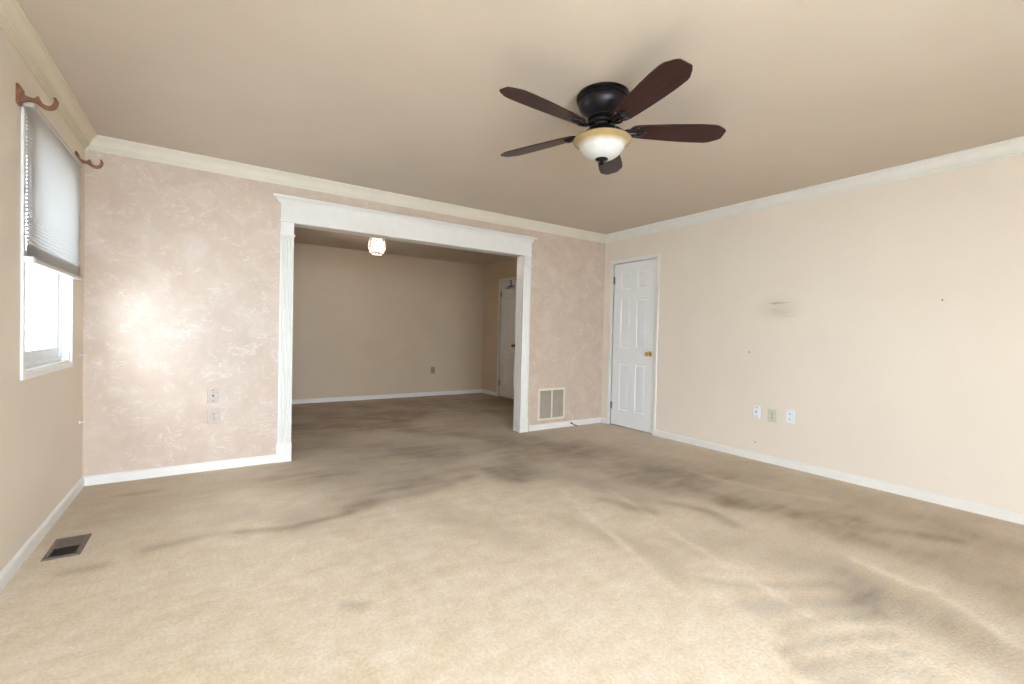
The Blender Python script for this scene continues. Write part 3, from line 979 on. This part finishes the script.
# ------------------------------------------------------------------ far room ceiling light
lx, ly = 2.52, 5.86
fl = empty('crystal_ceiling_light', (lx, ly, H))
tag(fl, 'small lit ceiling light with faceted glass panels and brass frame in the far room', 'ceiling light')
bm = B(); lathe(bm, [(0, 0), (0.075, 0), (0.078, -0.010), (0.066, -0.022), (0.040, -0.028), (0.014, -0.034), (0.012, -0.085), (0, -0.085)], 32)
obj('ceiling_plate', bm, 'brass', fl, smooth=True)
n = 8
levels = [(0.060, -0.075), (0.104, -0.150), (0.107, -0.235), (0.076, -0.312)]
pt = lambda r_, z_, i: Vector((r_ * math.cos(2 * math.pi * (i + .5) / n), r_ * math.sin(2 * math.pi * (i + .5) / n), z_))
for i in range(n):
    bm = B()
    for (ra, za), (rb, zb2) in zip(levels, levels[1:]):
        a_, b_, c_, d_ = pt(ra, za, i), pt(ra, za, i + 1), pt(rb, zb2, i + 1), pt(rb, zb2, i)
        cen = (a_ + b_ + c_ + d_) / 4
        nrm = Vector((cen.x, cen.y, 0)).normalized()
        inn = [cen + (p - cen) * 0.55 + nrm * 0.008 for p in (a_, b_, c_, d_)]
        o4 = [bm.verts.new(p) for p in (a_, b_, c_, d_)]
        i4 = [bm.verts.new(p) for p in inn]
        for q in range(4):
            bm.faces.new((o4[q], o4[(q + 1) % 4], i4[(q + 1) % 4], i4[q]))
        bm.faces.new(i4)
    obj('glass_panel', bm, 'crystal', fl)
bm = B()
for i in range(n):
    tube(bm, [pt(r_ + 0.001, z_, i) for r_, z_ in levels], 0.0032, 6)
for r_, z_ in levels:
    tube(bm, [pt(r_ + 0.001, z_, i) for i in range(n + 1)], 0.0035 if z_ > -0.25 else 0.008, 6)
obj('brass_frame', bm, 'old_brass', fl, smooth=True)
for sx in (-1, 1):
    bm = B()
    cx_, cy_ = 0.045 * sx * math.cos(YAW), -0.045 * sx * math.sin(YAW)
    tube(bm, [(0, 0, -0.080), (cx_ * 0.6, cy_ * 0.6, -0.100), (cx_, cy_, -0.125)], 0.006, 8)
    obj('lamp_arm', bm, 'brass', fl, smooth=True)
    bm = B()
    lathe(bm, [(0, -0.122), (0.012, -0.124), (0.014, -0.135), (0.024, -0.158), (0.026, -0.175), (0.020, -0.200), (0.010, -0.218), (0, -0.222)], 20, (cx_, cy_, 0))
    obj('bulb', bm, 'bulb', fl, smooth=True)
# the bulbs' light
pl_ = bpy.data.lights.new('crystal_lamp_light', 'POINT')
pl_.energy = 15
pl_.color = (1.0, 0.87, 0.72)
pl_.shadow_soft_size = 0.02
po = bpy.data.objects.new('crystal_lamp_light', pl_)
po.location = (lx, ly, H - 0.24)
COL.objects.link(po)

# ------------------------------------------------------------------ wall plates
def plate(name, label, cat, loc, rz, w, h, mat, kind, group=None):
    """local frame: x across, y out of the wall toward -y, z up"""
    root = empty(name, loc, rz)
    tag(root, label, cat, group)
    bm = B()
    def rr(i, y):
        return [Vector((sx * (w / 2 - i), y, sz * (h / 2 - i))) for sx, sz in ((-1, -1), (1, -1), (1, 1), (-1, 1))]
    loft(bm, [rr(0, 0.0), rr(0, -0.0045), rr(0.003, -0.006)])
    obj('cover_plate', bm, mat, root)
    if kind == 'outlet':
        for s in (-1, 1):
            bm = B()
            zc = s * h * 0.17
            out = [(0.017 * math.cos(a), min(0.0125, max(-0.0125, 0.017 * math.sin(a)))) for a in [2 * math.pi * k / 24 for k in range(24)]]
            prism(bm, out, lambda u, v, t: Vector((u, -t, zc + v)), 0.006, 0.0085)
            f = obj('socket_face', bm, mat, root)
            bm = B()
            for sx, hh in ((-0.0065, 0.0045), (0.0065, 0.0038)):
                box(bm, sx - 0.0013, sx + 0.0013, -0.0095, -0.0084, zc + 0.002 - hh, zc + 0.002 + hh)
            lathe(bm, [(0, -0.0084), (0.0026, -0.0084), (0.0026, -0.0095), (0, -0.0095)], 10, (0, 0, zc - 0.008), 'Y')
            obj('slots', bm, 'slot', f)
        bm = B(); lathe(bm, [(0, -0.006), (0.004, -0.006), (0.003, -0.0075), (0, -0.008)], 12, (0, 0, 0), 'Y')
        obj('screw', bm, 'hinge', root, smooth=True)
    elif kind == 'jack':
        bm = B(); box(bm, -0.009, 0.009, -0.0078, -0.006, -0.010, 0.010)
        f = obj('jack_face', bm, mat, root)
        bm = B(); box(bm, -0.006, 0.006, -0.0088, -0.0077, -0.006, 0.006)
        obj('socket_opening', bm, 'slot', f)
        for s in (-1, 1):
            bm = B(); lathe(bm, [(0, -0.006), (0.0042, -0.006), (0.003, -0.0078), (0, -0.008)], 12, (0, 0, s * h * 0.36), 'Y')
            obj('screw', bm, 'slot', root, smooth=True)
    elif kind == 'duo':
        for s in (-1, 1):
            bm = B()
            lathe(bm, [(0, -0.006), (0.009, -0.006), (0.009, -0.009), (0.0075, -0.010), (0.0, -0.010)], 20, (0, 0, s * h * 0.2), 'Y')
            f = obj('coax_port', bm, mat, root, smooth=True)
            bm = B(); lathe(bm, [(0, -0.0098), (0.0048, -0.0098), (0.0048, -0.0112), (0, -0.0112)], 12, (0, 0, s * h * 0.2), 'Y')
            obj('port_pin', bm, 'slot', f)
    return root

M['plate_paper'] = plain('papered_plate', (0.56, 0.45, 0.39), 0.35, var=0.12, scale=60)
plate('phone_jack_plate', 'pink-papered jack plate directly above the outlet on the papered wall', 'wall plate', (0.762, D, 0.592), 0, 0.078, 0.118, 'plate_paper', 'jack')
plate('wall_outlet', 'pinkish outlet plate low on the papered wall, below another plate', 'outlet', (0.768, D, 0.430), 0, 0.086, 0.124, 'plate_paper', 'outlet')
RZ = -math.pi / 2
plate('phone_jack_plate', 'white jack plate on the cream wall, nearest the brass-knob door', 'wall plate', (W, 2.262, 0.452), RZ, 0.068, 0.112, 'plate_white', 'jack')
plate('wall_outlet', 'ivory outlet on the cream wall, between two white plates', 'outlet', (W, 2.119, 0.440), RZ, 0.078, 0.118, 'plate_ivory', 'outlet')
plate('coax_plate', 'white two-port plate on the cream wall, farthest from the door', 'wall plate', (W, 1.965, 0.456), RZ, 0.072, 0.116, 'plate_white', 'duo')
plate('wall_outlet', 'tan outlet plate low on the far room end wall', 'outlet', (4.075, FY, 0.455), 0, 0.08, 0.12, 'plate_tan', 'outlet')

# ------------------------------------------------------------------ return-air grille
gx0, gx1, gz0, gz1 = 3.985, 4.397, 0.108, 0.492
gr = empty('return_air_grille', ((gx0 + gx1) / 2, D, gz0))
tag(gr, 'ivory metal return-air grille low on the papered wall beside the opening', 'vent grille')
go = Vector(gr.location)
bm = B()
fw2 = 0.026
def ringy(i, y):
    return [Vector((gx0 + i, D - y, gz0 + i)), Vector((gx1 - i, D - y, gz0 + i)), Vector((gx1 - i, D - y, gz1 - i)), Vector((gx0 + i, D - y, gz1 - i))]
rs = [ringy(0, 0.0), ringy(0.002, 0.006), ringy(fw2 - 0.006, 0.010), ringy(fw2, 0.006), ringy(fw2, 0.0)]
loft(bm, rs, cap=False)
xm_ = (gx0 + gx1) / 2
box(bm, xm_ - 0.010, xm_ + 0.010, D - 0.0085, D - 0.001, gz0 + fw2, gz1 - fw2)
obj('frame', bm, 'grille', gr, org=go)
bm = B(); box(bm, gx0 + fw2, gx1 - fw2, D - 0.0015, D + 0.001, gz0 + fw2, gz1 - fw2)
obj('back_plate', bm, 'hole', gr, org=go)
nl = 27
for k in range(nl):
    zc = gz0 + fw2 + 0.006 + (gz1 - gz0 - 2 * fw2 - 0.010) * k / (nl - 1)
    for xa_, xb2 in ((gx0 + fw2, xm_ - 0.010), (xm_ + 0.010, gx1 - fw2)):
        bm = B()
        sec = [(0.0018, 0.0055), (0.0078, -0.0035), (0.0085, -0.0028), (0.0026, 0.0062)]
        loft(bm, [[Vector((x_, D - a_, zc + b_)) for a_, b_ in sec] for x_ in (xa_, xb2)])
        obj('louvre', bm, 'louvre', gr, org=go)
for sx in (gx0 + 0.013, gx1 - 0.013):
    bm = B(); lathe(bm, [(0, -0.008), (0.004, -0.008), (0.003, -0.0105), (0, -0.011)], 12, (sx, D, (gz0 + gz1) / 2), 'Y')
    obj('screw', bm, 'grille', gr, org=go, smooth=True)

# ------------------------------------------------------------------ floor register
vx0, vx1, vy0, vy1 = 0.074, 0.214, 3.004, 3.272
fr = empty('floor_register', ((vx0 + vx1) / 2, (vy0 + vy1) / 2, 0))
tag(fr, 'dark brown metal floor register in the carpet by the left baseboard', 'floor vent')
fo = Vector(fr.location)
bm = B()
def ringz(i, z_):
    return [Vector((vx0 + i, vy0 + i, z_)), Vector((vx1 - i, vy0 + i, z_)), Vector((vx1 - i, vy1 - i, z_)), Vector((vx0 + i, vy1 - i, z_))]
loft(bm, [ringz(0, 0.0005), ringz(0.003, 0.006), ringz(0.020, 0.007), ringz(0.024, 0.002)], cap=False)
obj('frame', bm, 'register', fr, org=fo)
bm = B(); box(bm, vx0 + 0.02, vx1 - 0.02, vy0 + 0.02, vy1 - 0.02, 0.0006, 0.0012)
obj('duct_shade_sheet', bm, 'hole', fr, org=fo)  # dark sheet in place of the shaded duct
bm = B()
box(bm, vx0 + 0.02, vx1 - 0.02, (vy0 + vy1) / 2 - 0.004, (vy0 + vy1) / 2 + 0.004, 0.001, 0.0055)
obj('cross_bar', bm, 'register', fr, org=fo)
for k in range(16):
    yc = vy0 + 0.030 + k * (vy1 - vy0 - 0.060) / 15
    tilt = 0.0042 if yc > (vy0 + vy1) / 2 else -0.0042
    bm = B()
    sec = [(yc - tilt - 0.0008, 0.0014), (yc + tilt - 0.0008, 0.0060), (yc + tilt + 0.0008, 0.0060), (yc - tilt + 0.0008, 0.0014)]
    loft(bm, [[Vector((x_, y_, z_)) for y_, z_ in sec] for x_ in (vx0 + 0.022, vx1 - 0.022)])
    obj('louvre', bm, 'register', fr, org=fo)

# ------------------------------------------------------------------ little things
cs = empty('cable_stub', (4.50, D - 0.014, 0.03))
tag(cs, 'short black cable end poking out at the baseboard right of the grille', 'cable')
bm = B(); tube(bm, [(0, 0.010, 0.012), (0, -0.010, 0.010), (0.012, -0.030, 0.000), (0.034, -0.045, -0.014), (0.060, -0.050, -0.022)], 0.006, 10)
obj('cable', bm, 'slot', cs, smooth=True)
bm = B(); lathe(bm, [(0, 0.0), (0.011, 0.0), (0.011, -0.008), (0.008, -0.010), (0, -0.010)], 14, (0, 0, 0.012), 'Y')
obj('grommet', bm, 'dark', cs, smooth=True)

for y_, z_, lab in ((0.985, 1.439, 'small dark nail in the cream wall at the far right'),
                    (2.345, 1.012, 'tiny nail in the cream wall above the jack plates'),
                    (2.262, 0.165, 'tiny nail low on the cream wall under the jack plates')):
    bm = B(); lathe(bm, [(0, 0.0), (0.002, 0.0), (0.002, -0.010), (0.0055, -0.010), (0.0055, -0.012), (0, -0.013)], 12, (0, 0, 0), 'X')
    nl_ = obj('nail', bm, 'hinge', smooth=True)
    nl_.location = (W, y_, z_)
    tag(nl_, lab, 'nail', 'nails in the right wall')
